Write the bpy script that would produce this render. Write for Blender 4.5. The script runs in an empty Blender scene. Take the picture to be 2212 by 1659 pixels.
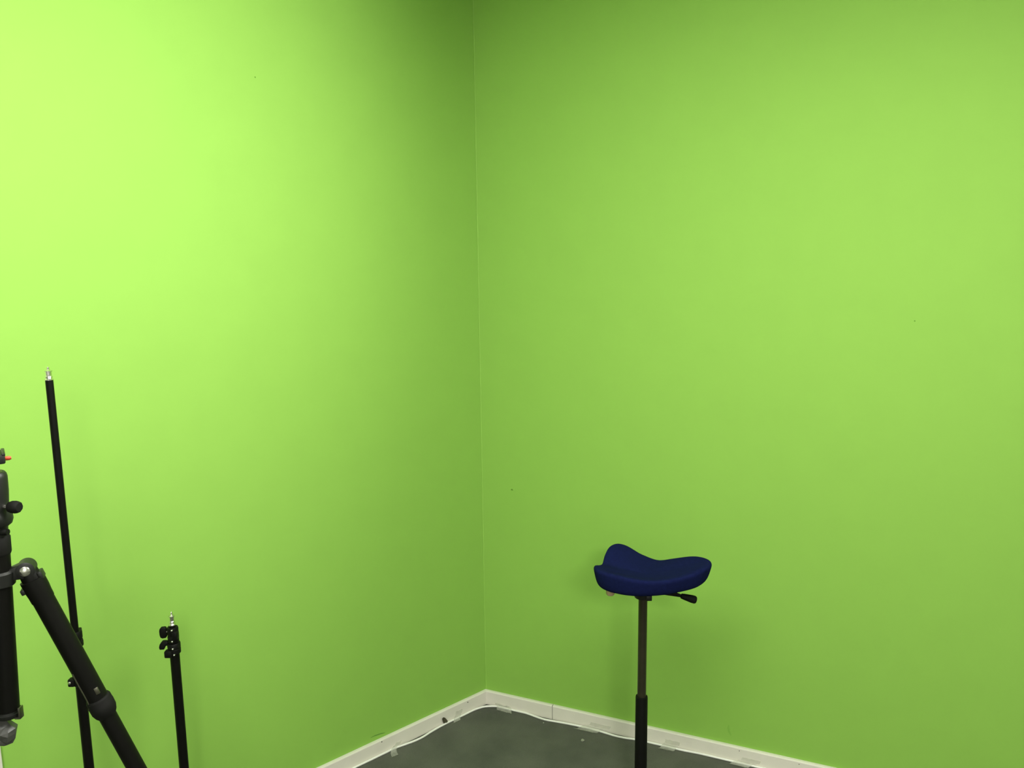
import bpy, bmesh, math, random
from mathutils import Vector, Matrix
random.seed(7)
PI = math.pi
scene = bpy.context.scene

# ------------------------------------------------------------------ camera
FPX, EYE = 1740.0, 1.68
zc = Vector((-138.0, 11020.0, FPX)).normalized()          # world up in camera axes
yc = (Vector((0, 0, -1)) - zc * (-zc.z)).normalized()     # level forward in camera axes
xc = yc.cross(zc)
RW = Matrix((xc, yc, zc))                                 # camera -> world
cam_d = bpy.data.cameras.new('camera')
cam_d.sensor_fit = 'HORIZONTAL'; cam_d.sensor_width = 36.0
cam_d.lens = 36.0 * FPX / 2212.0
cam_d.clip_start = 0.02
cam = bpy.data.objects.new('camera', cam_d)
scene.collection.objects.link(cam)
cam.matrix_world = Matrix.Translation((0, 0, EYE)) @ RW.to_4x4()
scene.camera = cam
C0 = Vector((0, 0, EYE))

# ------------------------------------------------------------------ exposure, world, lights
scene.view_settings.view_transform = 'Standard'
scene.view_settings.look = 'None'
scene.view_settings.gamma = 1.0
scene.view_settings.use_curve_mapping = False
scene.view_settings.exposure = 0.0
world = bpy.data.worlds.new('world'); scene.world = world
world.use_nodes = True
world.node_tree.nodes['Background'].inputs[0].default_value = (0.9, 0.95, 1.0, 1)
world.node_tree.nodes['Background'].inputs[1].default_value = 0.0


def area_light(name, loc, aim, size, power, color=(1.0, 0.97, 0.90), spread=180, size_y=None):
    d = bpy.data.lights.new(name, 'AREA')
    d.shape = 'RECTANGLE'; d.size = size; d.size_y = size_y or size
    d.energy = power; d.color = color; d.spread = math.radians(spread)
    o = bpy.data.objects.new(name, d); scene.collection.objects.link(o)
    o.location = loc
    o.rotation_euler = (Vector(aim) - Vector(loc)).to_track_quat('-Z', 'Y').to_euler()
    return o


LAMP = (1.0, 0.985, 0.93)
LIGHTS = [   # name, position, aimed at, width, height, power, spread
    ('ceiling_panel_light', (-0.706, 0.706, 2.570), (-0.706, 0.706, 0.0), 0.75, 1.20, 21.8, 180),
    ('ceiling_panel_light', (0.350, -1.814, 2.570), (0.35, -1.814, 0.0), 0.70, 0.88, 131.4, 180),
    ('studio_light_right', (0.668, 1.229, 2.501), (0.956, 2.366, 1.34), 1.60, 0.94, 19.4, 124),
    ('studio_light_left', (0.507, 1.129, 2.399), (-2.215, 0.995, 2.094), 0.96, 0.98, 50.5, 130),
]
for nm, lo, ai, sx_, sy_, pw, sp in LIGHTS:
    area_light(nm, lo, ai, sx_, pw, spread=sp, size_y=sy_, color=LAMP)


# ------------------------------------------------------------------ helpers: rays from the measured photograph to world points


def ray(x, y):
    return RW @ Vector((x - 1106.0, -(y - 829.5), -FPX))


def at_z(x, y, z):
    d = ray(x, y); return C0 + d * ((z - EYE) / d.z)


def at_y(x, y, Y):
    d = ray(x, y); return C0 + d * (Y / d.y)


def project(p):
    q = RW.transposed() @ (Vector(p) - C0)
    return (1106.0 + q.x / -q.z * FPX, 829.5 - q.y / -q.z * FPX)


def at_plane(x, y, p0, n):
    d = ray(x, y); n = Vector(n)
    return C0 + d * ((Vector(p0) - C0).dot(n) / d.dot(n))


# ------------------------------------------------------------------ helpers: meshes and objects
def obj(name, bm, mat, parent=None, smooth=True, auto=None):
    """world-space bmesh -> one object; parent roots carry only a translation"""
    me = bpy.data.meshes.new(name)
    bmesh.ops.recalc_face_normals(bm, faces=bm.faces[:])
    bm.to_mesh(me); bm.free()
    o = bpy.data.objects.new(name, me)
    scene.collection.objects.link(o)
    if parent is not None:
        o.parent = parent
        r = parent
        while r.parent is not None:
            r = r.parent
        me.transform(Matrix.Translation(-Vector(r.location)))
    me.materials.append(mat)
    if smooth:
        for p in me.polygons:
            p.use_smooth = True
        try:
            me.set_sharp_from_angle(angle=math.radians(auto or 38))
        except Exception:
            pass
    return o


def root(name, loc, label, cat, group=None):
    o = bpy.data.objects.new(name, None)
    scene.collection.objects.link(o)
    o.empty_display_size = 0.05
    o.location = loc; o['label'] = label; o['category'] = cat
    if group:
        o['group'] = group
    return o


def tag(o, label, cat, group=None):
    o['label'] = label; o['category'] = cat
    if group:
        o['group'] = group
    return o


def recenter(o):
    """put a single-mesh thing's origin at its base"""
    me = o.data
    xs = [v.co for v in me.vertices]
    c = Vector((sum(v.x for v in xs) / len(xs), sum(v.y for v in xs) / len(xs), min(v.z for v in xs)))
    me.transform(Matrix.Translation(-c)); o.location = c
    return o


def frame_for(axis):
    a = Vector(axis).normalized()
    h = Vector((0, 0, 1)) if abs(a.z) < 0.9 else Vector((1, 0, 0))
    u = h.cross(a).normalized(); v = a.cross(u)
    return u, v, a


def lathe(bm, p, axis, prof, seg=32):
    """prof: list of (distance along axis, radius); closed caps"""
    u, v, a = frame_for(axis); p = Vector(p)
    rings = []
    for d, r in prof:
        if r <= 1e-6:
            rings.append([bm.verts.new(p + a * d)])
        else:
            rings.append([bm.verts.new(p + a * d + (u * math.cos(2 * PI * k / seg) + v * math.sin(2 * PI * k / seg)) * r) for k in range(seg)])
    for A, B in zip(rings[:-1], rings[1:]):
        if len(A) == 1 and len(B) == 1:
            continue
        for k in range(seg):
            k2 = (k + 1) % seg
            if len(A) == 1:
                bm.faces.new((A[0], B[k], B[k2]))
            elif len(B) == 1:
                bm.faces.new((A[k], B[0], A[k2]))
            else:
                bm.faces.new((A[k], B[k], B[k2], A[k2]))
    if len(rings[0]) > 1:
        bm.faces.new(rings[0])
    if len(rings[-1]) > 1:
        bm.faces.new(list(reversed(rings[-1])))
    return bm


def rod(bm, a, b, r, r2=None, seg=24, ch=0.0008):
    a, b = Vector(a), Vector(b); L = (b - a).length; r2 = r if r2 is None else r2
    ch = min(ch, r * 0.4, L * 0.3)
    return lathe(bm, a, b - a, [(0, r - ch), (ch, r), (L - ch, r2), (L, r2 - ch)], seg)


def sweep(bm, pts, r, seg=12):
    pts = [Vector(p) for p in pts]
    rings = []
    for i, p in enumerate(pts):
        t = (pts[min(i + 1, len(pts) - 1)] - pts[max(i - 1, 0)]).normalized()
        u = Vector((0, 0, 1)).cross(t)
        u = u.normalized() if u.length > 1e-4 else Vector((1, 0, 0))
        v = t.cross(u)
        rings.append([bm.verts.new(p + (u * math.cos(2 * PI * k / seg) + v * math.sin(2 * PI * k / seg)) * r) for k in range(seg)])
    for A, B in zip(rings[:-1], rings[1:]):
        for k in range(seg):
            k2 = (k + 1) % seg
            bm.faces.new((A[k], B[k], B[k2], A[k2]))
    bm.faces.new(rings[0]); bm.faces.new(list(reversed(rings[-1])))
    return bm


def block(bm, c, ax, ay, az, sx, sy, sz, bev=0.0015):
    """oriented box, bevelled; ax, ay, az unit axes, full sizes"""
    c = Vector(c)
    M = Matrix.Identity(4)
    for i, (a, s) in enumerate(((ax, sx), (ay, sy), (az, sz))):
        a = Vector(a).normalized() * s
        for j in range(3):
            M[j][i] = a[j]
    M.translation = c
    t = bmesh.new()
    bmesh.ops.create_cube(t, size=1.0, matrix=M)
    if bev > 0:
        bmesh.ops.bevel(t, geom=t.edges[:], offset=min(bev, sx * .3, sy * .3, sz * .3), segments=2, affect='EDGES', profile=0.5)
    me = bpy.data.meshes.new('tmp'); t.to_mesh(me); t.free()
    bm.from_mesh(me); bpy.data.meshes.remove(me)
    return bm


def prism(bm, poly, p0, ux, uy, un, th, bev=0.0):
    """extruded outline: poly in (ux,uy), thickness th along un centred on p0"""
    p0, ux, uy, un = Vector(p0), Vector(ux), Vector(uy), Vector(un)
    t = bmesh.new()
    f = t.faces.new([t.verts.new(p0 + ux * x + uy * y - un * th / 2) for x, y in poly])
    g = bmesh.ops.extrude_face_region(t, geom=[f])
    bmesh.ops.translate(t, vec=un * th, verts=[e for e in g['geom'] if isinstance(e, bmesh.types.BMVert)])
    bmesh.ops.recalc_face_normals(t, faces=t.faces[:])
    if bev:
        bmesh.ops.bevel(t, geom=t.edges[:], offset=bev, segments=2, affect='EDGES', profile=0.5)
    me = bpy.data.meshes.new('tmp'); t.to_mesh(me); t.free()
    bm.from_mesh(me); bpy.data.meshes.remove(me)
    return bm


# ------------------------------------------------------------------ materials
def mat(name, col, rough=0.5, metal=0.0, spec=0.5, noise=None, bump=None, alpha=1.0, sheen=0.0):
    """noise=(scale, amount) mottles the colour, bump=(scale, strength, distance)"""
    m = bpy.data.materials.new(name); m.use_nodes = True
    nt = m.node_tree; b = nt.nodes['Principled BSDF']
    b.inputs['Base Color'].default_value = (*col, 1)
    b.inputs['Roughness'].default_value = rough
    b.inputs['Metallic'].default_value = metal
    b.inputs['Specular IOR Level'].default_value = spec
    b.inputs['Alpha'].default_value = alpha
    if sheen:
        b.inputs['Sheen Weight'].default_value = sheen
    tc = nt.nodes.new('ShaderNodeTexCoord')
    if noise:
        n = nt.nodes.new('ShaderNodeTexNoise'); n.inputs['Scale'].default_value = noise[0]
        n.inputs['Detail'].default_value = 5
        nt.links.new(tc.outputs['Object'], n.inputs['Vector'])
        mr = nt.nodes.new('ShaderNodeMapRange')
        mr.inputs['From Min'].default_value = 0.3; mr.inputs['From Max'].default_value = 0.7
        mr.inputs['To Min'].default_value = 1 - noise[1]; mr.inputs['To Max'].default_value = 1 + noise[1]
        nt.links.new(n.outputs['Fac'], mr.inputs['Value'])
        vm = nt.nodes.new('ShaderNodeVectorMath'); vm.operation = 'SCALE'
        vm.inputs[0].default_value = col
        nt.links.new(mr.outputs['Result'], vm.inputs['Scale'])
        nt.links.new(vm.outputs['Vector'], b.inputs['Base Color'])
    if bump:
        n = nt.nodes.new('ShaderNodeTexNoise'); n.inputs['Scale'].default_value = bump[0]
        n.inputs['Detail'].default_value = 3
        nt.links.new(tc.outputs['Object'], n.inputs['Vector'])
        bp = nt.nodes.new('ShaderNodeBump'); bp.inputs['Strength'].default_value = bump[1]
        bp.inputs['Distance'].default_value = bump[2]
        nt.links.new(n.outputs['Fac'], bp.inputs['Height'])
        nt.links.new(bp.outputs['Normal'], b.inputs['Normal'])
    return m


GREEN = (0.252, 0.480, 0.076)
m_green = mat('green_wall_paint', GREEN, 0.75, spec=0.25, noise=(9, 0.012), bump=(260, 0.12, 0.0006))
m_bead = mat('green_caulk', (0.270, 0.505, 0.082), 0.7, spec=0.25)
m_scuff = mat('dark_green_scuff', (0.10, 0.25, 0.03), 0.8)
m_smudge = mat('faint_green_smudge', (0.222, 0.440, 0.068), 0.8, spec=0.2)
m_white = mat('white_skirting_paint', (0.72, 0.69, 0.60), 0.45, noise=(14, 0.03), bump=(60, 0.05, 0.0005))
m_neutral = mat('pale_plaster', (0.62, 0.62, 0.60), 0.8, noise=(6, 0.02))
m_ceil = mat('white_ceiling_paint', (0.78, 0.78, 0.76), 0.9, noise=(8, 0.015))
m_hole = mat('nail_hole', (0.05, 0.045, 0.03), 0.8)
m_gap = mat('dark_joint', (0.04, 0.035, 0.03), 0.9)
m_cable = mat('white_cable_sheath', (0.80, 0.80, 0.74), 0.35, noise=(30, 0.03))
m_tape = mat('clear_tape', (0.86, 0.86, 0.76), 0.25, alpha=0.32, noise=(60, 0.08), bump=(90, 0.5, 0.001))
m_scrap = mat('brown_scrap', (0.15, 0.14, 0.085), 0.8, noise=(200, 0.3))
m_crumb = mat('grey_crumb', (0.30, 0.31, 0.24), 0.8, noise=(200, 0.2))
m_black = mat('black_tube_coating', (0.0032, 0.0032, 0.0024), 0.45, spec=0.13, noise=(40, 0.1))
m_plastic = mat('black_plastic', (0.0036, 0.0038, 0.0030), 0.5, spec=0.16, bump=(400, 0.1, 0.0003))
m_rubber = mat('black_rubber', (0.0040, 0.0040, 0.0032), 0.7, spec=0.15)
m_casting = mat('grey_black_casting', (0.0075, 0.008, 0.0065), 0.45, spec=0.35, bump=(300, 0.15, 0.0003))
m_chrome = mat('bright_metal', (0.78, 0.76, 0.70), 0.22, metal=1.0, noise=(60, 0.05))
m_steel = mat('dull_steel', (0.20, 0.19, 0.15), 0.35, metal=1.0, noise=(50, 0.1))
m_red = mat('red_anodised_knob', (0.55, 0.07, 0.03), 0.35, metal=0.4, noise=(100, 0.1))
m_blue = mat('navy_wool_fabric', (0.0075, 0.0108, 0.053), 1.0, spec=0.03, noise=(120, 0.12), bump=(900, 0.3, 0.0006))
m_piston = mat('dark_bronze_piston', (0.050, 0.045, 0.027), 0.32, metal=0.6, spec=0.5, noise=(30, 0.08))
m_wood = mat('pale_plastic_knob', (0.42, 0.31, 0.18), 0.5, noise=(40, 0.1))
m_bag = mat('grey_crumpled_plastic', (0.048, 0.048, 0.042), 0.4, spec=0.5, noise=(25, 0.15), bump=(50, 0.4, 0.004))


# carpet: short dark pile
def carpet():
    m = mat('dark_grey_carpet', (0.105, 0.110, 0.088), 0.95, spec=0.1)
    nt = m.node_tree; b = nt.nodes['Principled BSDF']
    tc = nt.nodes.new('ShaderNodeTexCoord')
    n1 = nt.nodes.new('ShaderNodeTexNoise'); n1.inputs['Scale'].default_value = 420; n1.inputs['Detail'].default_value = 3
    n2 = nt.nodes.new('ShaderNodeTexNoise'); n2.inputs['Scale'].default_value = 7; n2.inputs['Detail'].default_value = 6
    for n in (n1, n2):
        nt.links.new(tc.outputs['Object'], n.inputs['Vector'])
    mx = nt.nodes.new('ShaderNodeMath'); mx.operation = 'MULTIPLY_ADD'; mx.inputs[1].default_value = 0.75
    nt.links.new(n2.outputs['Fac'], mx.inputs[0])
    m2 = nt.nodes.new('ShaderNodeMath'); m2.operation = 'MULTIPLY'; m2.inputs[1].default_value = 0.6
    nt.links.new(n1.outputs['Fac'], m2.inputs[0]); nt.links.new(m2.outputs[0], mx.inputs[2])
    cr = nt.nodes.new('ShaderNodeValToRGB')
    cr.color_ramp.elements[0].position = 0.45; cr.color_ramp.elements[0].color = (0.080, 0.084, 0.070, 1)
    cr.color_ramp.elements[1].position = 0.90; cr.color_ramp.elements[1].color = (0.135, 0.138, 0.112, 1)
    nt.links.new(mx.outputs[0], cr.inputs['Fac']); nt.links.new(cr.outputs['Color'], b.inputs['Base Color'])
    bp = nt.nodes.new('ShaderNodeBump'); bp.inputs['Strength'].default_value = 0.6; bp.inputs['Distance'].default_value = 0.003
    nt.links.new(n1.outputs['Fac'], bp.inputs['Height']); nt.links.new(bp.outputs['Normal'], b.inputs['Normal'])
    return m


m_carpet = carpet()

# ------------------------------------------------------------------ the room
HB, TB, CEIL = 0.054, 0.0125, 2.62                        # skirting height, thickness, ceiling height
W = at_z(1049, 1488, HB); W.z = 0                         # room corner
DL = at_z(682, 1659, HB) - at_z(1049, 1488, HB); DL.z = 0; DL.normalize()
DR = at_z(1810, 1659, HB) - at_z(1049, 1488, HB); DR.z = 0; DR.normalize()
NL = Vector((-DL.y, DL.x, 0));  NL = NL if NL.dot(-W) > 0 else -NL    # into the room
NR = Vector((-DR.y, DR.x, 0));  NR = NR if NR.dot(-W) > 0 else -NR
UP = Vector((0, 0, 1))
EL = W + DL * 4.4
ER = W + DR * 4.0
BL = Vector((EL.x, -2.6, 0)); BR = Vector((ER.x, -2.6, 0))


def struct(name, bm, m, **k):
    o = obj(name, bm, m, None, **k); o['kind'] = 'structure'; return o


poly = [W, ER, BR, BL, EL]
bm = bmesh.new()
prism(bm, [(p.x, p.y) for p in poly], (0, 0, -0.03), (1, 0, 0), (0, 1, 0), (0, 0, 1), 0.06)
struct('floor', bm, m_carpet, smooth=False)
bm = bmesh.new()
prism(bm, [(p.x, p.y) for p in poly], (0, 0, CEIL + 0.03), (1, 0, 0), (0, 1, 0), (0, 0, 1), 0.06)
struct('ceiling', bm, m_ceil, smooth=False)


def wall_face(name, A, D, N, L, m, dents=()):
    """a wall 8 cm thick whose room side carries small real dents"""
    bm = bmesh.new()
    P = lambda s, z, o=0.0: A + D * s + UP * z + N * o
    outer = [bm.verts.new(P(*c)) for c in ((0, 0), (L, 0), (L, CEIL), (0, CEIL))]
    edges = [bm.edges.new((outer[i], outer[(i + 1) % 4])) for i in range(4)]
    crater = []
    for (s, z, r, dp) in dents:
        ring = [bm.verts.new(P(s + r * math.cos(a) * random.uniform(.8, 1.1), z + r * math.sin(a) * random.uniform(.85, 1.15))) for a in [2 * PI * k / 14 for k in range(14)]]
        edges += [bm.edges.new((ring[i], ring[(i + 1) % 14])) for i in range(14)]
        crater.append((ring, s, z, r, dp))
    bmesh.ops.triangle_fill(bm, edges=edges, use_beauty=True)
    for ring, s, z, r, dp in crater:
        for f in [f for f in bm.faces if all(v in ring for v in f.verts)]:
            bm.faces.remove(f)
        inner = [bm.verts.new(v.co.lerp(P(s, z - r * .1), 0.45) - N * dp) for v in ring]
        for i in range(14):
            bm.faces.new((ring[i], ring[(i + 1) % 14], inner[(i + 1) % 14], inner[i]))
        bm.faces.new(inner)
    back = [bm.verts.new(v.co - N * 0.08) for v in outer]
    for i in range(4):
        j = (i + 1) % 4
        bm.faces.new((outer[i], outer[j], back[j], back[i]))
    bm.faces.new(back)
    return struct(name, bm, m, smooth=False)


def on_wall(x, y, A, D, N):
    p = at_plane(x, y, A, N); return (p - A).dot(D), p.z


dR = on_wall(1106, 1059, W, DR, NR)
dR2 = on_wall(1976, 694, W, DR, NR)
dL = on_wall(551, 167, W, DL, NL)
wl = wall_face('wall_left', W, DL, NL, 4.4, m_green, [(dL[0], dL[1], 0.0022, 0.003)])
wr = wall_face('wall_right', W, DR, NR, 4.0, m_green, [(dR[0], dR[1], 0.0048, 0.007), (dR2[0], dR2[1], 0.0022, 0.003)])


def plain_wall(name, a, b):
    d = (b - a); L = d.length; d.normalize()
    n = Vector((-d.y, d.x, 0)); n = n if n.dot(Vector((0, 0, 0)) - a) > 0 else -n
    bm = bmesh.new()
    block(bm, a + d * L / 2 - n * 0.04 + UP * CEIL / 2, d, n, UP, L, 0.08, CEIL, 0)
    return struct(name, bm, m_neutral, smooth=False)


plain_wall('wall_rear_left', EL, BL)
plain_wall('wall_rear', BL, BR)
plain_wall('wall_rear_right', BR, ER)

# ragged bead of paint and filler running down the room corner
bm = bmesh.new()
prev = None
bis = (NL + NR).normalized()
nz = 150
for i in range(nz + 1):
    z = HB + (CEIL - HB) * i / nz
    wgt = 0.0022 + random.random() * 0.0013
    off = random.uniform(-.0005, .0005)
    pts = [W + DL * 0.0006 + NL * .0001, W + bis * 0.0016 + DR * (0.001 + off), W + DR * (wgt + off) + NR * 0.0008, W + DR * (wgt + 0.0014 + off) + NR * 0.0001]
    row = [bm.verts.new(p + UP * z) for p in pts]
    if prev:
        for a in range(3):
            bm.faces.new((prev[a], prev[a + 1], row[a + 1], row[a]))
    prev = row
obj('corner_bead', bm, m_bead, wr)['label'] = 'slightly paler ragged bead along the room corner'

# scuffs on the paint
def mark(parent, pts, A, D, N, width, m, name, lab):
    bm = bmesh.new(); prev = None
    P = [at_plane(x, y, A + N * 0.0006, N) for x, y in pts]
    n = len(P)
    for i, p in enumerate(P):
        t = (P[min(i + 1, n - 1)] - P[max(i - 1, 0)]).normalized()
        s = N.cross(t).normalized()
        w = width * (0.25 + 0.75 * math.sin(PI * (i + .3) / (n - 1 + .6)))
        row = [bm.verts.new(p - s * w / 2 - N * .0004), bm.verts.new(p), bm.verts.new(p + s * w / 2 - N * .0004)]
        if prev:
            bm.faces.new((prev[0], prev[1], row[1], row[0])); bm.faces.new((prev[1], prev[2], row[2], row[1]))
        prev = row
    o = obj(name, bm, m, parent); o['label'] = lab
    return o


mark(wl, [(801, 1594), (806, 1591), (812, 1588.5), (818, 1586.5), (824, 1584.5), (829, 1583.5), (832, 1583)], W, DL, NL, 0.0035, m_scuff, 'scuff_mark', 'short dark scuff just above the skirting')
mark(wr, [(1574, 1566), (1573.5, 1573), (1575, 1581), (1579, 1589)], W, DR, NR, 0.008, m_smudge, 'scuff_mark', 'faint vertical smudge low on the wall')

# skirting boards: rounded top edge profile, swept along each wall
def skirting(name, A, D, N, L, s0=0.0, mitre=0.0, joints=()):
    prof = [(0.0004, 0), (TB, 0), (TB, HB - 0.004), (TB - 0.0012, HB - 0.0012), (TB - 0.004, HB), (0.0004, HB)]
    cuts = [s0] + list(joints) + [L]
    bm = bmesh.new()
    for a, b in zip(cuts[:-1], cuts[1:]):
        a2 = a + (0.0009 if a != s0 else 0); b2 = b - (0.0009 if b != L else 0)
        r0 = [bm.verts.new(A + D * (a2 + (mitre * o if a == s0 else 0)) + N * o + UP * z) for o, z in prof]
        r1 = [bm.verts.new(A + D * b2 + N * o + UP * z) for o, z in prof]
        k = len(prof)
        for i in range(k):
            j = (i + 1) % k
            bm.faces.new((r0[i], r0[j], r1[j], r1[i]))
        bm.faces.new(r0); bm.faces.new(list(reversed(r1)))
    return struct(name, bm, m_white, auto=20)


half = math.acos(max(-1, min(1, DL.dot(DR)))) / 2
mit = 1 / math.tan(half)
jr = at_plane(1193, 1540, W + NR * TB, NR)
jR = (jr - W).dot(DR)
edgeL = (at_plane(7, 1659, W + NL * 0.018, NL) - W).dot(DL)         # where the white casing begins
bl = skirting('baseboard_left', W, DL, NL, edgeL, 0.0, mit)
br = skirting('baseboard_right', W, DR, NR, 4.0, 0.0, mit, [jR])
bm = bmesh.new()
block(bm, W + DR * jR + NR * (TB - 0.0006) / 2 + UP * (HB - .0006) / 2, DR, NR, UP, 0.0020, TB - 0.0006, HB - .0006, 0)
obj('joint_gap', bm, m_gap, br)['label'] = 'dark butt joint between two boards'


def nail(parent, x, y, D, N, r=0.0022, m=m_hole):
    p = at_plane(x, y, W + N * TB, N)
    bm = bmesh.new()
    lathe(bm, p - N * 0.0006, N, [(0, r), (0.0009, r), (0.0011, r * .6)], 12)
    obj('nail_head', bm, m, parent)


for x, y in ((1010.5, 1517), (824.7, 1602.5)):
    nail(bl, x, y, DL, NL)
for x, y in ((1597, 1622), (1726, 1651)):
    nail(br, x, y, DR, NR, 0.0015)
for x, y in ((1156, 1522), (1240, 1544)):
    nail(br, x, y, DR, NR, 0.0032, m_white)

# white casing that ends the green wall on the left
bm = bmesh.new()
block(bm, W + DL * (edgeL + 0.035) + NL * 0.009 + UP * 1.05, DL, NL, UP, 0.07, 0.018, 2.10, 0.003)
struct('trim_1', bm, m_white)

# ------------------------------------------------------------------ cable, tape and litter along the skirting
cab_px = [(735, 1676), (765, 1658), (800, 1640), (830, 1623), (853, 1615), (875, 1608), (899, 1599), (915, 1591), (929, 1582), (946, 1572),
          (963, 1562.5), (982, 1552), (1002, 1543), (1024, 1533), (1040, 1528), (1051, 1526), (1063, 1525.5), (1075, 1526), (1092, 1529), (1112, 1533), (1138, 1541),
          (1163, 1550), (1180, 1555), (1197, 1558), (1230, 1564), (1263, 1571), (1291, 1578), (1327, 1589), (1350, 1594), (1371, 1597), (1400, 1603),
          (1435, 1611), (1472, 1620), (1510, 1627), (1546, 1634), (1586, 1642), (1618, 1650), (1650, 1658), (1700, 1670), (1760, 1684)]
CR = 0.0037
cpts = []
for x, y in cab_px:
    p = at_z(x, y, CR)
    for N in (NL, NR):
        dd = (p - W).dot(N) - TB - CR - 0.0008
        if dd < 0:
            p -= N * dd
    p.z = CR
    cpts.append(p)


def smooth_path(P, k=6):
    out = []
    for i in range(len(P) - 1):
        p0, p1, p2, p3 = P[max(i - 1, 0)], P[i], P[i + 1], P[min(i + 2, len(P) - 1)]
        for j in range(k):
            t = j / k
            out.append(0.5 * ((2 * p1) + (p2 - p0) * t + (2 * p0 - 5 * p1 + 4 * p2 - p3) * t * t + (3 * p1 - p0 - 3 * p2 + p3) * t ** 3))
    return out + [P[-1]]


cab = obj('cable', sweep(bmesh.new(), smooth_path(cpts), CR), m_cable)
tag(recenter(cab), 'white cable lying on the carpet along both skirting boards', 'cable')


def tape(px, D, N, width, up, out, skew=0.0, lift=0.0, label='', name='tape_strip', cablegap=None):
    """a strip stuck to the board face, over the cable, down on to the carpet"""
    p = at_plane(px[0], px[1], W + N * TB, N)
    s = (p - W).dot(D)
    # distance of the cable from the board there
    best = min(cpts_fine, key=lambda q: abs((q - W).dot(D) - s) + (0 if (q - W).dot(N) < .3 else 9))
    c = (best - W).dot(N) - TB
    prof = []
    if up > 0:
        prof += [(0.0012, up), (0.0012, up * .5)]
        prof += [(0.0014, 2 * CR + 0.004)]
    prof += [(max(c - CR * .8, 0.0015), 2 * CR + 0.0012), (c, 2 * CR + 0.0016), (c + CR * .9, 2 * CR * .8 + .0014), (c + CR * 1.9, 0.0035), (c + CR * 2.6 + 0.004, 0.0016)]
    if out > 0:
        prof += [(c + CR * 2.6 + out * .5, 0.0014 + lift * .3), (c + CR * 2.6 + out, 0.0014 + lift)]
    bm = bmesh.new(); nx = 6
    rows = []
    for j, (o, z) in enumerate(prof):
        row = []
        for i in range(nx + 1):
            w = (i / nx - .5) * width
            jag = random.uniform(-.0012, .0012) if j in (0, len(prof) - 1) else 0
            row.append(bm.verts.new(W + D * (s + w + skew * (j / (len(prof) - 1) - .5)) + N * (TB + o + (jag if j else 0)) + UP * (z + (jag if not j else 0))))
        rows.append(row)
    for a, b in zip(rows[:-1], rows[1:]):
        for i in range(nx):
            bm.faces.new((a[i], a[i + 1], b[i + 1], b[i]))
    g = bmesh.ops.solidify(bm, geom=bm.faces[:], thickness=0.0002)
    o = obj(name, bm, m_tape)
    return tag(recenter(o), label, 'tape', 'clear tape strips holding the cable down')


cpts_fine = smooth_path(cpts)
tape((850, 1610), DL, NL, 0.024, 0.018, 0.028, 0.042, 0.002, 'short tab of clear tape sticking out onto the carpet left of the corner')
tape((985, 1545), DL, NL, 0.030, 0.028, 0.004, 0.03, 0.0, 'clear tape over the cable on the left board, beside the brown scrap')
tape((1090, 1531), DR, NR, 0.060, 0.014, 0.012, 0.02, 0.001, 'clear tape over the cable nearest the room corner on the right board')
tape((1281, 1573), DR, NR, 0.075, 0.026, 0.012, -0.06, 0.003, 'wide clear tape on the right board, left of the stool pole')
tape((1447, 1606), DR, NR, 0.050, 0.026, 0.010, -0.02, 0.002, 'clear tape on the right board, just right of the stool pole')
tape((1607, 1642), DR, NR, 0.060, 0.024, 0.010, -0.05, 0.003, 'clear tape on the right board nearest the bottom edge, farthest right')

# brown scrap stuck on the left board
bm = bmesh.new()
c = at_plane(959.5, 1556, W + NL * (TB + 0.003), NL)
outl = [(-.012, .014), (-.004, .016), (.004, .009), (.013, -.006), (.010, -.012), (.003, -.015), (-.004, -.011), (-.008, -.002)]
vs = [bm.verts.new(c - DL * x + UP * y * .95 + NL * (0.0015 + abs(x) * .25)) for x, y in outl]
cv = bm.verts.new(c + NL * -.001)
for i in range(8):
    bm.faces.new((vs[i], vs[(i + 1) % 8], cv))
bmesh.ops.solidify(bm, geom=bm.faces[:], thickness=0.0006)
tag(recenter(obj('paper_scrap', bm, m_scrap, smooth=False)), 'small brown scrap stuck to the lower face of the left skirting', 'litter')


def crumb(x, y, r, m, label, squash=.6):
    p = at_z(x, y, r * squash)
    bm = bmesh.new(); bmesh.ops.create_icosphere(bm, subdivisions=2, radius=r)
    for v in bm.verts:
        v.co *= random.uniform(.7, 1.15); v.co.z *= squash; v.co.x *= random.uniform(.9, 1.05)
    zmin = min(v.co.z for v in bm.verts)
    bmesh.ops.translate(bm, vec=(p.x, p.y, -zmin + .0003), verts=bm.verts[:])
    return tag(recenter(obj('paper_crumb', bm, m, smooth=False)), label, 'litter')


crumb(1258.5, 1599, 0.0065, m_crumb, 'pale grey crumb of paper on the carpet left of the stool pole')
crumb(1174, 1561.5, 0.0025, m_crumb, 'tiny pale speck on the carpet beside the cable near the board joint')

# ------------------------------------------------------------------ saddle stool
ST_Y = 2.2
s_top = at_y(1389.0, 1292, ST_Y)
sx, sy = s_top.x, ST_Y
stool = root('saddle_stool', (sx, sy, 0), 'stool with navy blue saddle seat on a thin black pole', 'stool')
Z0 = s_top.z                                            # underside of the mounting hub

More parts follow.
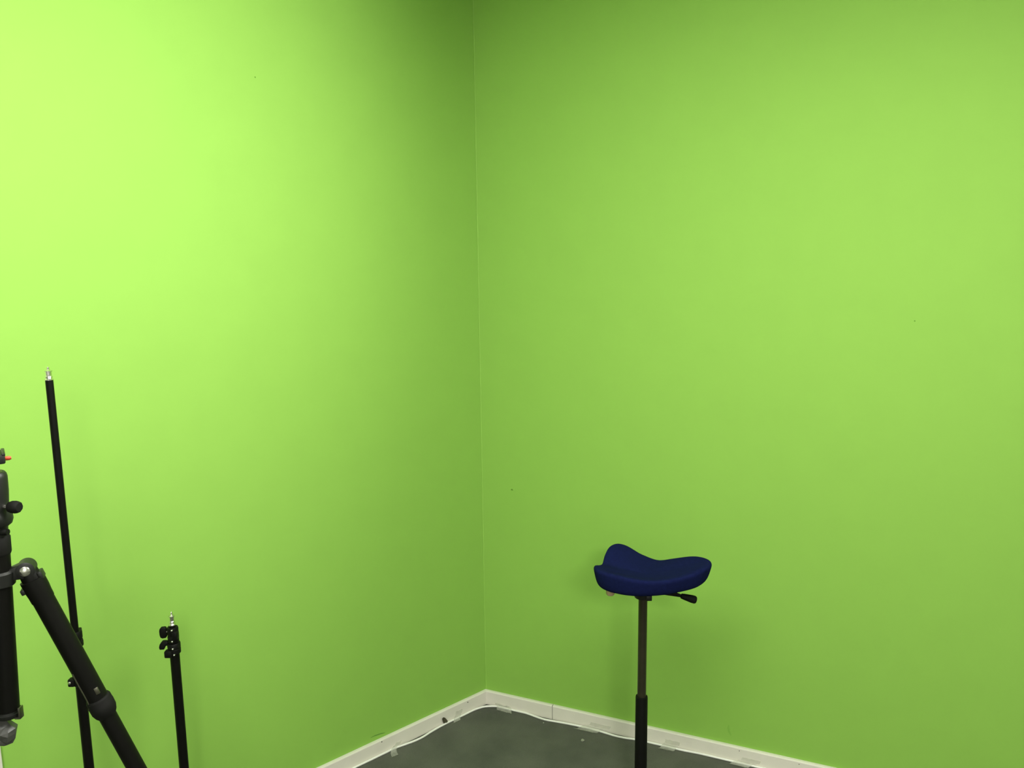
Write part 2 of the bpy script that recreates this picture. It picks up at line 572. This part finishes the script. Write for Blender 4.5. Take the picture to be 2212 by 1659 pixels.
# pole bits
sl_top = at_y(1386, 1503, ST_Y).z
bm = bmesh.new(); lathe(bm, (sx, sy, sl_top - .05), UP, [(0, .0128), (Z0 - sl_top + .052, .0128)], 32)
obj('gas_piston', bm, m_piston, stool)
bm = bmesh.new()
lathe(bm, (sx, sy, 0.03), UP, [(0, .0185), (sl_top - .034, .0178), (sl_top - .031, .0172), (sl_top - .030, .0135), (sl_top - .04, .0132)], 36)
obj('pole_sleeve', bm, m_plastic, stool)
bm = bmesh.new()
lathe(bm, (sx, sy, 0), UP, [(0, .150), (.006, .172), (.014, .178), (.022, .172), (.030, .130), (.040, .070), (.055, .032), (.085, .021)], 56)
obj('round_base', bm, m_rubber, stool)
bm = bmesh.new()
lathe(bm, (sx, sy, Z0), UP, [(0, .013), (.0005, .0165), (.004, .0245), (.007, .0255), (.030, .0262)], 40)
obj('mounting_hub', bm, m_casting, stool)
bm = bmesh.new()
block(bm, (sx + .013, sy - .0225, Z0 + .010), (1, 0, 0), (0, 1, 0), UP, .017, .010, .015, .002)
obj('hub_plate', bm, m_casting, stool)

# seat: three raised lobes round a dished centre; rim table = angle, radius, height of the top edge
RIM = [(-90, .132, .106), (-68, .134, .106), (-45, .146, .108), (-20, .178, .115), (0, .195, .112), (20, .181, .103), (40, .150, .085), (60, .128, .074),
       (85, .136, .086), (105, .161, .110), (120, .153, .115), (135, .137, .107), (156, .124, .089), (175, .134, .098), (190, .148, .112), (208, .159, .117), (232, .149, .117), (252, .139, .111)]


def rim(th):
    d = math.degrees(th) % 360.0
    T = [(a % 360.0, r, z) for a, r, z in RIM]
    T.sort()
    n = len(T)
    for i in range(n):
        a0 = T[i][0]; a1 = T[(i + 1) % n][0] + (360 if i == n - 1 else 0)
        dd = d if d >= T[0][0] else d + 360
        if a0 <= dd < a1:
            break
    t = (dd - a0) / (a1 - a0)
    P = [T[(i + k) % n] for k in (-1, 0, 1, 2)]
    f = lambda j: 0.5 * (2 * P[1][j] + (P[2][j] - P[0][j]) * t + (2 * P[0][j] - 5 * P[1][j] + 4 * P[2][j] - P[3][j]) * t * t + (3 * P[1][j] - P[0][j] - 3 * P[2][j] + P[3][j]) * t ** 3)
    return f(1), f(2)


bm = bmesh.new(); seg = 72
rings = []
prof_n = []
for i in range(seg):
    th = 2 * PI * i / seg
    R_, Zr = rim(th)
    col = []
    zmid = 0.076; zb = 0.026; zu = 0.057
    for s_ in (0.12, .3, .48, .65, .80, .90, .96):
        col.append((R_ * s_, zmid + (Zr - zmid) * min(1.0, (s_ / .92)) ** 1.6 - max(0, s_ - .88) * .02))
    col.append((R_ * .985, Zr - .0022)); col.append((R_ * .998, Zr - .0065)); col.append((R_ * 1.0, Zr - .0110))
    col.append((R_ * .980, Zr - (Zr - zu) * .45)); col.append((R_ * .95, zu + .012)); col.append((R_ * .905, zu + .002)); col.append((R_ * .83, zu - .003))
    col.append((R_ * .5, zb + .012)); col.append((R_ * .22, zb))
    prof_n.append(col)
nr = len(prof_n[0])
V = [[bm.verts.new((sx + math.cos(2 * PI * i / seg) * c[0], sy + math.sin(2 * PI * i / seg) * c[0], Z0 + c[1])) for c in prof_n[i]] for i in range(seg)]
tc_ = bm.verts.new((sx, sy, Z0 + 0.076)); bc_ = bm.verts.new((sx, sy, Z0 + 0.024))
for i in range(seg):
    j = (i + 1) % seg
    bm.faces.new((tc_, V[i][0], V[j][0])); bm.faces.new((bc_, V[j][-1], V[i][-1]))
    for q in range(nr - 1):
        bm.faces.new((V[i][q], V[i][q + 1], V[j][q + 1], V[j][q]))
seat = obj('seat', bm, m_blue, stool, auto=60)
ss = seat.modifiers.new('subdivision', 'SUBSURF'); ss.levels = 1; ss.render_levels = 2

# lever under the seat and pale knob
la = at_y(1436, 1274, ST_Y - .02); lb = at_y(1474, 1288, ST_Y - .03); lc = at_y(1504, 1296.5, ST_Y - .035)
lever = obj('lever', rod(bmesh.new(), Vector((sx + .018, sy, Z0 + .020)), lb, .0036), m_black, stool)
rod_bm = bmesh.new()
bm = bmesh.new(); rod(bm, la, lb + (lc - lb) * .1, .0040)
L = (lc - lb).length
lathe(bm, lb - (lc - lb) * .12, lc - lb, [(0, .0045), (.002, .0072), (L * .3, .0088), (L * .8, .0112), (L * 1.02, .0112), (L * 1.12, .0085), (L * 1.16, .003), (L * 1.165, 0)], 24)
obj('lever_grip', bm, m_rubber, lever)
kb = at_y(1318.5, 1284, ST_Y - .04)
bm = bmesh.new(); lathe(bm, kb + UP * .019, (0, 0, -1), [(0, .0115), (.010, .0125), (.017, .0120), (.0205, .009), (.0215, 0)], 28)
obj('tilt_knob', bm, m_wood, stool)['label'] = 'beige knob under the seat'

# ------------------------------------------------------------------ light stands


def vert_frame(x0, y0, x1, y1, Y):
    """vertical axis through the measured tube"""
    a, b = at_y(x0, y0, Y), at_y(x1, y1, Y)
    return (a.x + b.x) / 2


def collar(bm, x, y, z0, z1, r, seg=32):
    h = z1 - z0
    lathe(bm, (x, y, z0), UP, [(0, r * .9), (h * .05, r), (h * .42, r), (h * .45, r * .93), (h * .52, r * .93), (h * .55, r * 1.0), (h * .93, r), (h, r * .92)], seg)
    return bm


def spigot(x, y, z, h, r, parent):
    bm = bmesh.new()
    lathe(bm, (x, y, z - .02), UP, [(0, r * .9), (.02, r * .9), (.0202, r * 1.35), (.0205 + h * .05, r * 1.35), (.0205 + h * .10, r * 1.08), (.02 + h * .20, r * 1.0), (.02 + h * .24, r * 1.18),
                                    (.02 + h * .30, r * 1.12), (.02 + h * .34, r * .90), (.02 + h * .64, r * .90), (.02 + h * .66, r * 1.22), (.02 + h * .70, r * 1.22),
                                    (.02 + h * .78, r * .62), (.02 + h * .82, r * .38), (.02 + h * .95, r * .38), (.02 + h, r * .2), (.02 + h * 1.001, 0)], 28)
    o = obj('spigot', bm, m_chrome, parent); o['label'] = 'bright metal spigot on top'
    return o


def stand_legs(x, y, parent, rot, zh=0.62, reach=0.40):
    bm = bmesh.new(); collar(bm, x, y, zh - .03, zh + .03, .019)
    obj('leg_collar', bm, m_plastic, parent)
    bm = bmesh.new(); collar(bm, x, y, .17, .21, .018)
    obj('brace_collar', bm, m_plastic, parent)
    for k in range(3):
        a = rot + k * 2 * PI / 3
        d = Vector((math.cos(a), math.sin(a), 0))
        h = Vector((x, y, zh)) + d * .022; foot = Vector((x, y, 0.010)) + d * reach
        leg = obj('leg', rod(bmesh.new(), h, foot, .0085), m_black, parent)
        bm = bmesh.new(); lathe(bm, foot + (h - foot).normalized() * .03, foot - h, [(0, .0095), (.02, .0105), (.034, .0095), (.036, .004)], 18)
        obj('rubber_foot', bm, m_rubber, leg)
        mid = h.lerp(foot, .55)
        obj('brace', rod(bmesh.new(), Vector((x, y, .19)) + d * .018, mid, .005), m_black, leg)


def wing_knob(x, y, z, side, parent, shape, tilt=0.0, size=1.0):
    """clamp screw with a flat plastic wing; side = unit vector away from the tube"""
    side = Vector(side).normalized()
    bm = bmesh.new()
    rod(bm, Vector((x, y, z)) + side * .010, Vector((x, y, z)) + side * .019, .0026)
    k = obj('clamp_screw', bm, m_chrome, parent)
    p0 = Vector((x, y, z)) + side * .0155
    n = side.cross(UP)
    bm = bmesh.new()
    prism(bm, [(a * size, b * size) for a, b in shape], p0, side, UP, n, .0105, .002)
    obj('wing_knob', bm, m_plastic, k)
    return k


# -- the tall stand
TY = 1.70
tx = vert_frame(107, 830, 183, 1565, TY)
tall = root('light_stand', (tx, TY, 0), 'tall black light stand, silver spigot near mid height at far left', 'light stand', None)
zt = at_y(107, 821, TY).z
zc1a, zc1b = at_y(162, 1396, TY).z, at_y(162, 1363, TY).z
zc2a, zc2b = at_y(173, 1478, TY).z, at_y(172, 1447, TY).z
obj('inner_tube', rod(bmesh.new(), (tx, TY, zc1a), (tx, TY, zt), .0078), m_black, tall)
obj('middle_tube', rod(bmesh.new(), (tx, TY, zc2a), (tx, TY, zc1b - .01), .0092), m_black, tall)
obj('outer_tube', rod(bmesh.new(), (tx, TY, .06), (tx, TY, zc2b - .006), .0106), m_black, tall)
spigot(tx, TY, zt, .0285, .0066, tall)
c1 = obj('lock_collar', collar(bmesh.new(), tx, TY, zc1a, zc1b, .0140), m_plastic, tall)
bm = bmesh.new(); block(bm, (tx + .008, TY - .006, zc1a + .010), (1, 0, 0), (0, 1, 0), UP, .018, .016, .016, .003)
obj('clamp_ear', bm, m_plastic, c1)
c2 = obj('lock_collar', collar(bmesh.new(), tx, TY, zc2a, zc2b, .0146), m_plastic, tall)
bm = bmesh.new(); block(bm, (tx - .013, TY - .008, zc2a + .010), (1, 0, 0), (0, 1, 0), UP, .015, .016, .018, .003)
obj('clamp_ear', bm, m_plastic, c2)
bm = bmesh.new(); lathe(bm, (tx - .0145, TY - .015, zc2a + .0125), (0, -1, 0), [(0, .0032), (.003, .0032), (.004, .0018)], 16)
obj('clamp_bolt', bm, m_chrome, c2)
wing_knob(tx, TY, (zc1a + zc1b) / 2, (-.25, 1, 0), c1, [(0, -.005), (.004, -.011), (.018, -.012), (.018, .012), (.004, .011), (0, .005)])
stand_legs(tx, TY, tall, math.radians(-8), 0.40, .22)

# -- the short stand
SY = 1.90
hx = vert_frame(372, 1350, 398, 1659, SY)
short = root('light_stand', (hx, SY, 0), 'short collapsed black light stand with two wing knobs, in front of left wall', 'light stand', None)
Zp = lambda y: at_y(380, y, SY).z
obj('outer_tube', rod(bmesh.new(), (hx, SY, .06), (hx, SY, Zp(1405)), .0116), m_black, short)
obj('middle_tube', rod(bmesh.new(), (hx, SY, Zp(1500)), (hx, SY, Zp(1372)), .0092), m_black, short)
obj('inner_tube', rod(bmesh.new(), (hx, SY, Zp(1480)), (hx, SY, Zp(1350)), .0076), m_black, short)
spigot(hx, SY, Zp(1350), .0350, .0062, short)
ca = obj('lock_collar', collar(bmesh.new(), hx, SY, Zp(1387), Zp(1354), .0134), m_plastic, short)
cb = obj('lock_collar', collar(bmesh.new(), hx, SY, Zp(1410), Zp(1387.5), .0156), m_plastic, short)
bm = bmesh.new(); block(bm, (hx - .009, SY - .012, (Zp(1410) + Zp(1400)) / 2 - .002), (1, 0, 0), (0, 1, 0), UP, .018, .018, .018, .003)
obj('clamp_ear', bm, m_plastic, cb)
bm = bmesh.new(); block(bm, (hx + .010, SY - .010, (Zp(1362) + Zp(1374)) / 2), (1, 0, 0), (0, 1, 0), UP, .014, .016, .020, .003)
obj('clamp_ear', bm, m_plastic, ca)
for (dx, dy, yy, par) in ((.004, -.016, 1353.5, ca), (.003, -.0165, 1377, ca), (.006, -.0185, 1405, cb), (.004, -.0185, 1392, cb)):
    bm = bmesh.new(); lathe(bm, (hx + dx, SY + dy + .004, Zp(yy) - .004), (0, -1, 0), [(0, .0024), (.0042, .0024), (.0052, .0014)], 14)
    obj('clamp_bolt', bm, m_chrome, par)
wing_knob(hx, SY, Zp(1364), (-1, -.12, 0), ca, [(-.001, -.012), (.001, -.0155), (.010, -.0165), (.0155, -.014), (.0172, -.006), (.0175, .004), (.0165, .010), (.0125, .0145), (.002, .0150), (-.001, .012)], size=.93)
wing_knob(hx, SY, Zp(1388), (-1, -.12, 0), cb, [(-.003, -.006), (.003, -.006), (.006, -.010), (.008, -.0165), (.020, -.0165), (.0215, -.010), (.019, -.001), (.012, .0075), (.004, .0075), (-.003, .006)], size=.93)
stand_legs(hx, SY, short, math.radians(52), 0.27, .20)

# ------------------------------------------------------------------ camera tripod at the left edge
PY = 1.10
pb = at_y(17.0, 1540, PY); pt = at_y(-5.0, 1200, PY)
pax = (pt - pb).normalized()


def ax(ypx):
    """point on the column axis at the image height ypx"""
    lo, hi = -0.5, 1.2
    for _ in range(40):
        m = (lo + hi) / 2
        if project(pb + pax * m)[1] > ypx:
            lo = m
        else:
            hi = m
    return pb + pax * lo


hubp = ax(1244)
tri = root('camera_tripod', (hubp.x, hubp.y, 0), 'black camera tripod cut by the left edge of the photo', 'tripod')


def seg_len(y0, y1):
    return (ax(y1) - ax(y0)).length


bm = bmesh.new(); rod(bm, ax(1538), ax(1196), .0158, seg=40)
col = obj('center_column', bm, m_black, tri)
bm = bmesh.new(); lathe(bm, ax(1549), pax, [(0, .0100), (.003, .0165), (.006, .0185), (.010, .0185), (.0105, .0165), (.013, .0160)], 40)
cap = obj('column_cap', bm, m_casting, col)
tabp = ax(1532) + Vector((.0215, -.004, 0))
bm = bmesh.new()
block(bm, tabp - UP * .002, (1, 0, 0), (0, 1, 0), UP, .0030, .010, .017, .001)
block(bm, tabp + Vector((-.003, 0, -.010)), (1, 0, 0), (0, 1, 0), UP, .009, .010, .003, .001)
obj('hook_tab', bm, m_steel, cap)
# upper collar and head
L1 = seg_len(1196, 1158)
bm = bmesh.new(); lathe(bm, ax(1196), pax, [(-.004, .0140), (0, .0168), (.003, .0176), (L1 - .002, .0172), (L1, .0158), (L1 + .004, .0140), (L1 + .010, .0138)], 40)
obj('column_lock', bm, m_rubber, tri)
hb0 = ax(1158)
LH = seg_len(1158, 1020)
q = lambda y: seg_len(1158, y)
bm = bmesh.new()
lathe(bm, hb0, pax, [(0, .0125), (.002, .0150), (q(1139), .0150), (q(1135), .0170), (q(1131), .0205), (q(1122), .0222), (q(1112), .0215), (q(1106), .0190), (q(1102), .0175),
                     (q(1075), .0182), (q(1060), .0185), (q(1030), .0180), (q(1024), .0170), (q(1020), .0150)], 44)
head = obj('ball_head', bm, m_casting, tri)
head_m = ax(1146) + Vector((.0165, -.006, 0))
bm = bmesh.new(); lathe(bm, head_m - Vector((.006, 0, 0)), (1, -.1, 0), [(0, .0050), (.008, .0050), (.0095, .0042), (.011, .0042)], 20)
obj('pan_knob', bm, m_plastic, head)
k0 = ax(1093)
bm = bmesh.new(); rod(bm, k0 + Vector((.014, -.004, 0)), k0 + Vector((.0265, -.007, 0)), .0028)
ks = obj('knob_shaft', bm, m_chrome, head)
bm = bmesh.new(); lathe(bm, k0 + Vector((.0235, -.006, .0005)), (1, -.20, 0), [(0, .0050), (.002, .0074), (.005, .0086), (.0115, .0090), (.016, .0082), (.0180, .0064), (.0185, 0)], 10)
obj('locking_knob', bm, m_rubber, ks)
bm = bmesh.new(); lathe(bm, ax(1079) + Vector((.004, -.017, 0)), (0, -1, 0), [(0, .0062), (.003, .0062), (.004, .0050)], 24)
obj('tension_dial', bm, m_casting, head)
neck = ax(1006)
bm = bmesh.new(); lathe(bm, ax(1024), pax, [(0, .013), (.003, .0115), (.007, .0085), (seg_len(1024, 1000) + .004, .0080)], 32)
obj('ball_stem', bm, m_steel, head)
cc0 = ax(986)
hv = Vector((cc0.x, cc0.y, 0)).normalized()               # the clamp's jaws point across the view
cu = Vector((hv.y, -hv.x, 0))
edge = at_plane(10.5, 986, cc0, hv)
zz = seg_len(1000, 973)
cc = edge - cu * .025
bm = bmesh.new()
block(bm, cc, cu, hv, UP, .050, .040, zz * .74, .0022)
block(bm, cc + UP * zz * .36 + cu * .0232, cu, hv, UP, .0045, .040, zz * .22, .001)
block(bm, cc + UP * zz * .36 - cu * .0232, cu, hv, UP, .0045, .040, zz * .22, .001)
clamp = obj('quick_release_clamp', bm, m_casting, tri)
bm = bmesh.new(); lathe(bm, edge - cu * .003 - UP * .003, cu, [(0, .0030), (.0088, .0030), (.0090, .0023), (.0104, .0023)], 20)
obj('release_button', bm, m_red, clamp)['label'] = 'small red release button'

# hub with three arms, three legs
pivot0 = at_y(57, 1228, PY)
AZ0 = math.radians(22)
d0 = Vector((math.cos(AZ0), math.sin(AZ0), 0)); side0 = UP.cross(d0)
pivot0 = at_plane(57, 1228, hubp, side0)
foot_px = at_plane(295, 1659, hubp, side0)
reach = (pivot0 - hubp).dot(d0)
ld = (foot_px - pivot0).normalized()                     # leg direction in its own vertical plane
tilt = ld.dot(d0) / -ld.z
bm = bmesh.new(); lathe(bm, hubp - pax * .014, pax, [(0, .0185), (.002, .0205), (.020, .0205), (.023, .0175)], 40)
hub = obj('leg_hub', bm, m_casting, tri)


def tripod_leg(az):
    d = Vector((math.cos(az), math.sin(az), 0)); side = UP.cross(d)
    piv = Vector((hubp.x, hubp.y, pivot0.z)) + d * reach
    v = (d * tilt - UP).normalized()
    nrm = side.cross(v)                                # outward-up normal of the leg in its plane
    # arm of the hub reaching the pivot
    bm = bmesh.new()
    prism(bm, [(-reach + .012, -.016), (-.016, -.013), (-.004, -.013), (.006, -.006), (.006, .004), (.0, .010), (-.010, .008), (-reach + .012, .003)], piv, d, UP, side, .016, .0015)
    obj('hub_arm', bm, m_casting, hub)
    # leg: cast top shoe, three tube sections and twist locks
    total = piv.z / -v.z
    bm = bmesh.new()
    lathe(bm, piv + v * .0, v, [(-.004, .008), (.0, .0115), (.006, .0130), (.017, .0135), (.0175, .0165), (.034, .0165), (.042, .0158), (.052, .0156), (.052, .0148), (lock_at - .010, .0148)], 36)
    leg = obj('leg', bm, m_black, tri)
    bm = bmesh.new()
    lathe(bm, piv - side * .0110, side, [(-.001, .0100), (0, .0125), (.022, .0125), (.023, .0100)], 32)
    obj('pivot_barrel', bm, m_casting, leg)
    for sgn in (-1, 1):
        bm = bmesh.new()
        lathe(bm, piv + side * sgn * .0115, side * sgn, [(0, .0072), (.0025, .0072), (.0042, .0052), (.0047, 0)], 28)
        obj('pivot_bolt', bm, m_chrome, leg)['label'] = 'shiny pivot bolt'
    bm = bmesh.new()
    block(bm, piv + v * .030 - nrm * (.0165) * (1 if nrm.dot(d) > 0 else -1), v, side, nrm, .008, .016, .007, .0015)
    block(bm, piv + v * .016 + nrm * (.0135) * (1 if nrm.dot(d) > 0 else -1), v, side, nrm, .012, .018, .006, .0015)
    obj('angle_stop', bm, m_casting, leg)
    s1 = lock_at
    lower_r = .0128
    obj('lower_tube', rod(bmesh.new(), piv + v * (s1 + .01), piv + v * (s1 + .40), lower_r), m_black, leg)
    bm = bmesh.new()
    lathe(bm, piv + v * (s1 - .018), v, [(0, .0150), (.001, .0166), (.0035, .0178), (.0115, .0180), (.0120, .0183), (.023, .0180), (.030, .0158), (.034, .0132)], 40)
    obj('twist_lock', bm, m_rubber, leg)
    bm = bmesh.new(); lathe(bm, piv + v * (s1 + .37), v, [(0, .0138), (.001, .016), (.028, .017), (.034, .0125)], 32)
    obj('twist_lock', bm, m_rubber, leg)
    obj('lower_tube', rod(bmesh.new(), piv + v * (s1 + .39), piv + v * (total - .03), .0108), m_black, leg)
    bm = bmesh.new(); lathe(bm, piv + v * (total - .04), v, [(0, .0115), (.004, .0135), (.028, .0145), (.036, .010)], 24)
    obj('rubber_foot', bm, m_rubber, leg)
    return leg, piv, v, side, nrm


# distance from the pivot to the first twist lock
def along(ypx):
    v = (d0 * tilt - UP).normalized(); lo, hi = 0, 1.0
    for _ in range(40):
        m = (lo + hi) / 2
        if project(pivot0 + v * m)[1] < ypx:
            lo = m
        else:
            hi = m
    return lo


lock_at = along(1526)
leg0, piv, v, side, nrm = tripod_leg(AZ0)
tripod_leg(AZ0 + 2 * PI / 3); tripod_leg(AZ0 - 2 * PI / 3)
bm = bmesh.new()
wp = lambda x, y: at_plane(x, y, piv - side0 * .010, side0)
sweep(bm, [wp(157, 1456), wp(170, 1481), wp(182, 1502), wp(189, 1515), wp(192, 1522), wp(192.5, 1535)], .0010, 8)  # added grey strip that imitates the highlight on the leg's lower left edge
obj('edge_highlight', bm, m_steel, leg0)['label'] = 'thin grey strip standing in for the highlight along the leg edge'
bm = bmesh.new()
lp = piv + v * (lock_at - .033)
block(bm, lp - side * .0128 + nrm * (.0072 if nrm.dot(Vector((1, 0, 0))) > 0 else -.0072), v, side, nrm, .011, .003, .006, .0006)
obj('label_plate', bm, m_steel, leg0)

# crumpled grey bag under the column
bp = ax(1549) + Vector((-.008, 0.0, -.001))
bm = bmesh.new()
outline = [(-.060, .0), (.003, .0), (.010, -.009), (.0175, -.0165), (.0168, -.024), (.0140, -.034), (.0100, -.041), (.005, -.0425), (-.004, -.038), (-.012, -.034), (-.025, -.038), (-.05, -.034), (-.065, -.017)]
cxs = (-.018, -.024)
ringsb = []
for layer, (dy, sc, dz) in enumerate(((-.016, .35, 0), (-.017, .62, 0.001), (-.010, .88, 0), (0, 1, 0), (.009, .9, 0), (.016, .6, 0), (.017, .3, 0))):
    ring = []
    for i, (x, z) in enumerate(outline):
        rx = cxs[0] + (x - cxs[0]) * sc; rz = cxs[1] + (z - cxs[1]) * sc
        jj = random.uniform(-.0045, .0045) if layer != 3 else random.uniform(-.002, .002)
        ring.append(bm.verts.new(bp + Vector((rx, dy + jj, min(rz, -.0005) + dz))))
    ringsb.append(ring)
for A, B in zip(ringsb[:-1], ringsb[1:]):
    for i in range(len(outline)):
        j = (i + 1) % len(outline)
        bm.faces.new((A[i], A[j], B[j], B[i]))
bm.faces.new(ringsb[0]); bm.faces.new(list(reversed(ringsb[-1])))
bmesh.ops.triangulate(bm, faces=bm.faces[:])
bag = obj('crumpled_bag', bm, m_bag, smooth=False)
tag(recenter(bag), 'crumpled grey plastic bag hanging below the tripod column', 'bag')
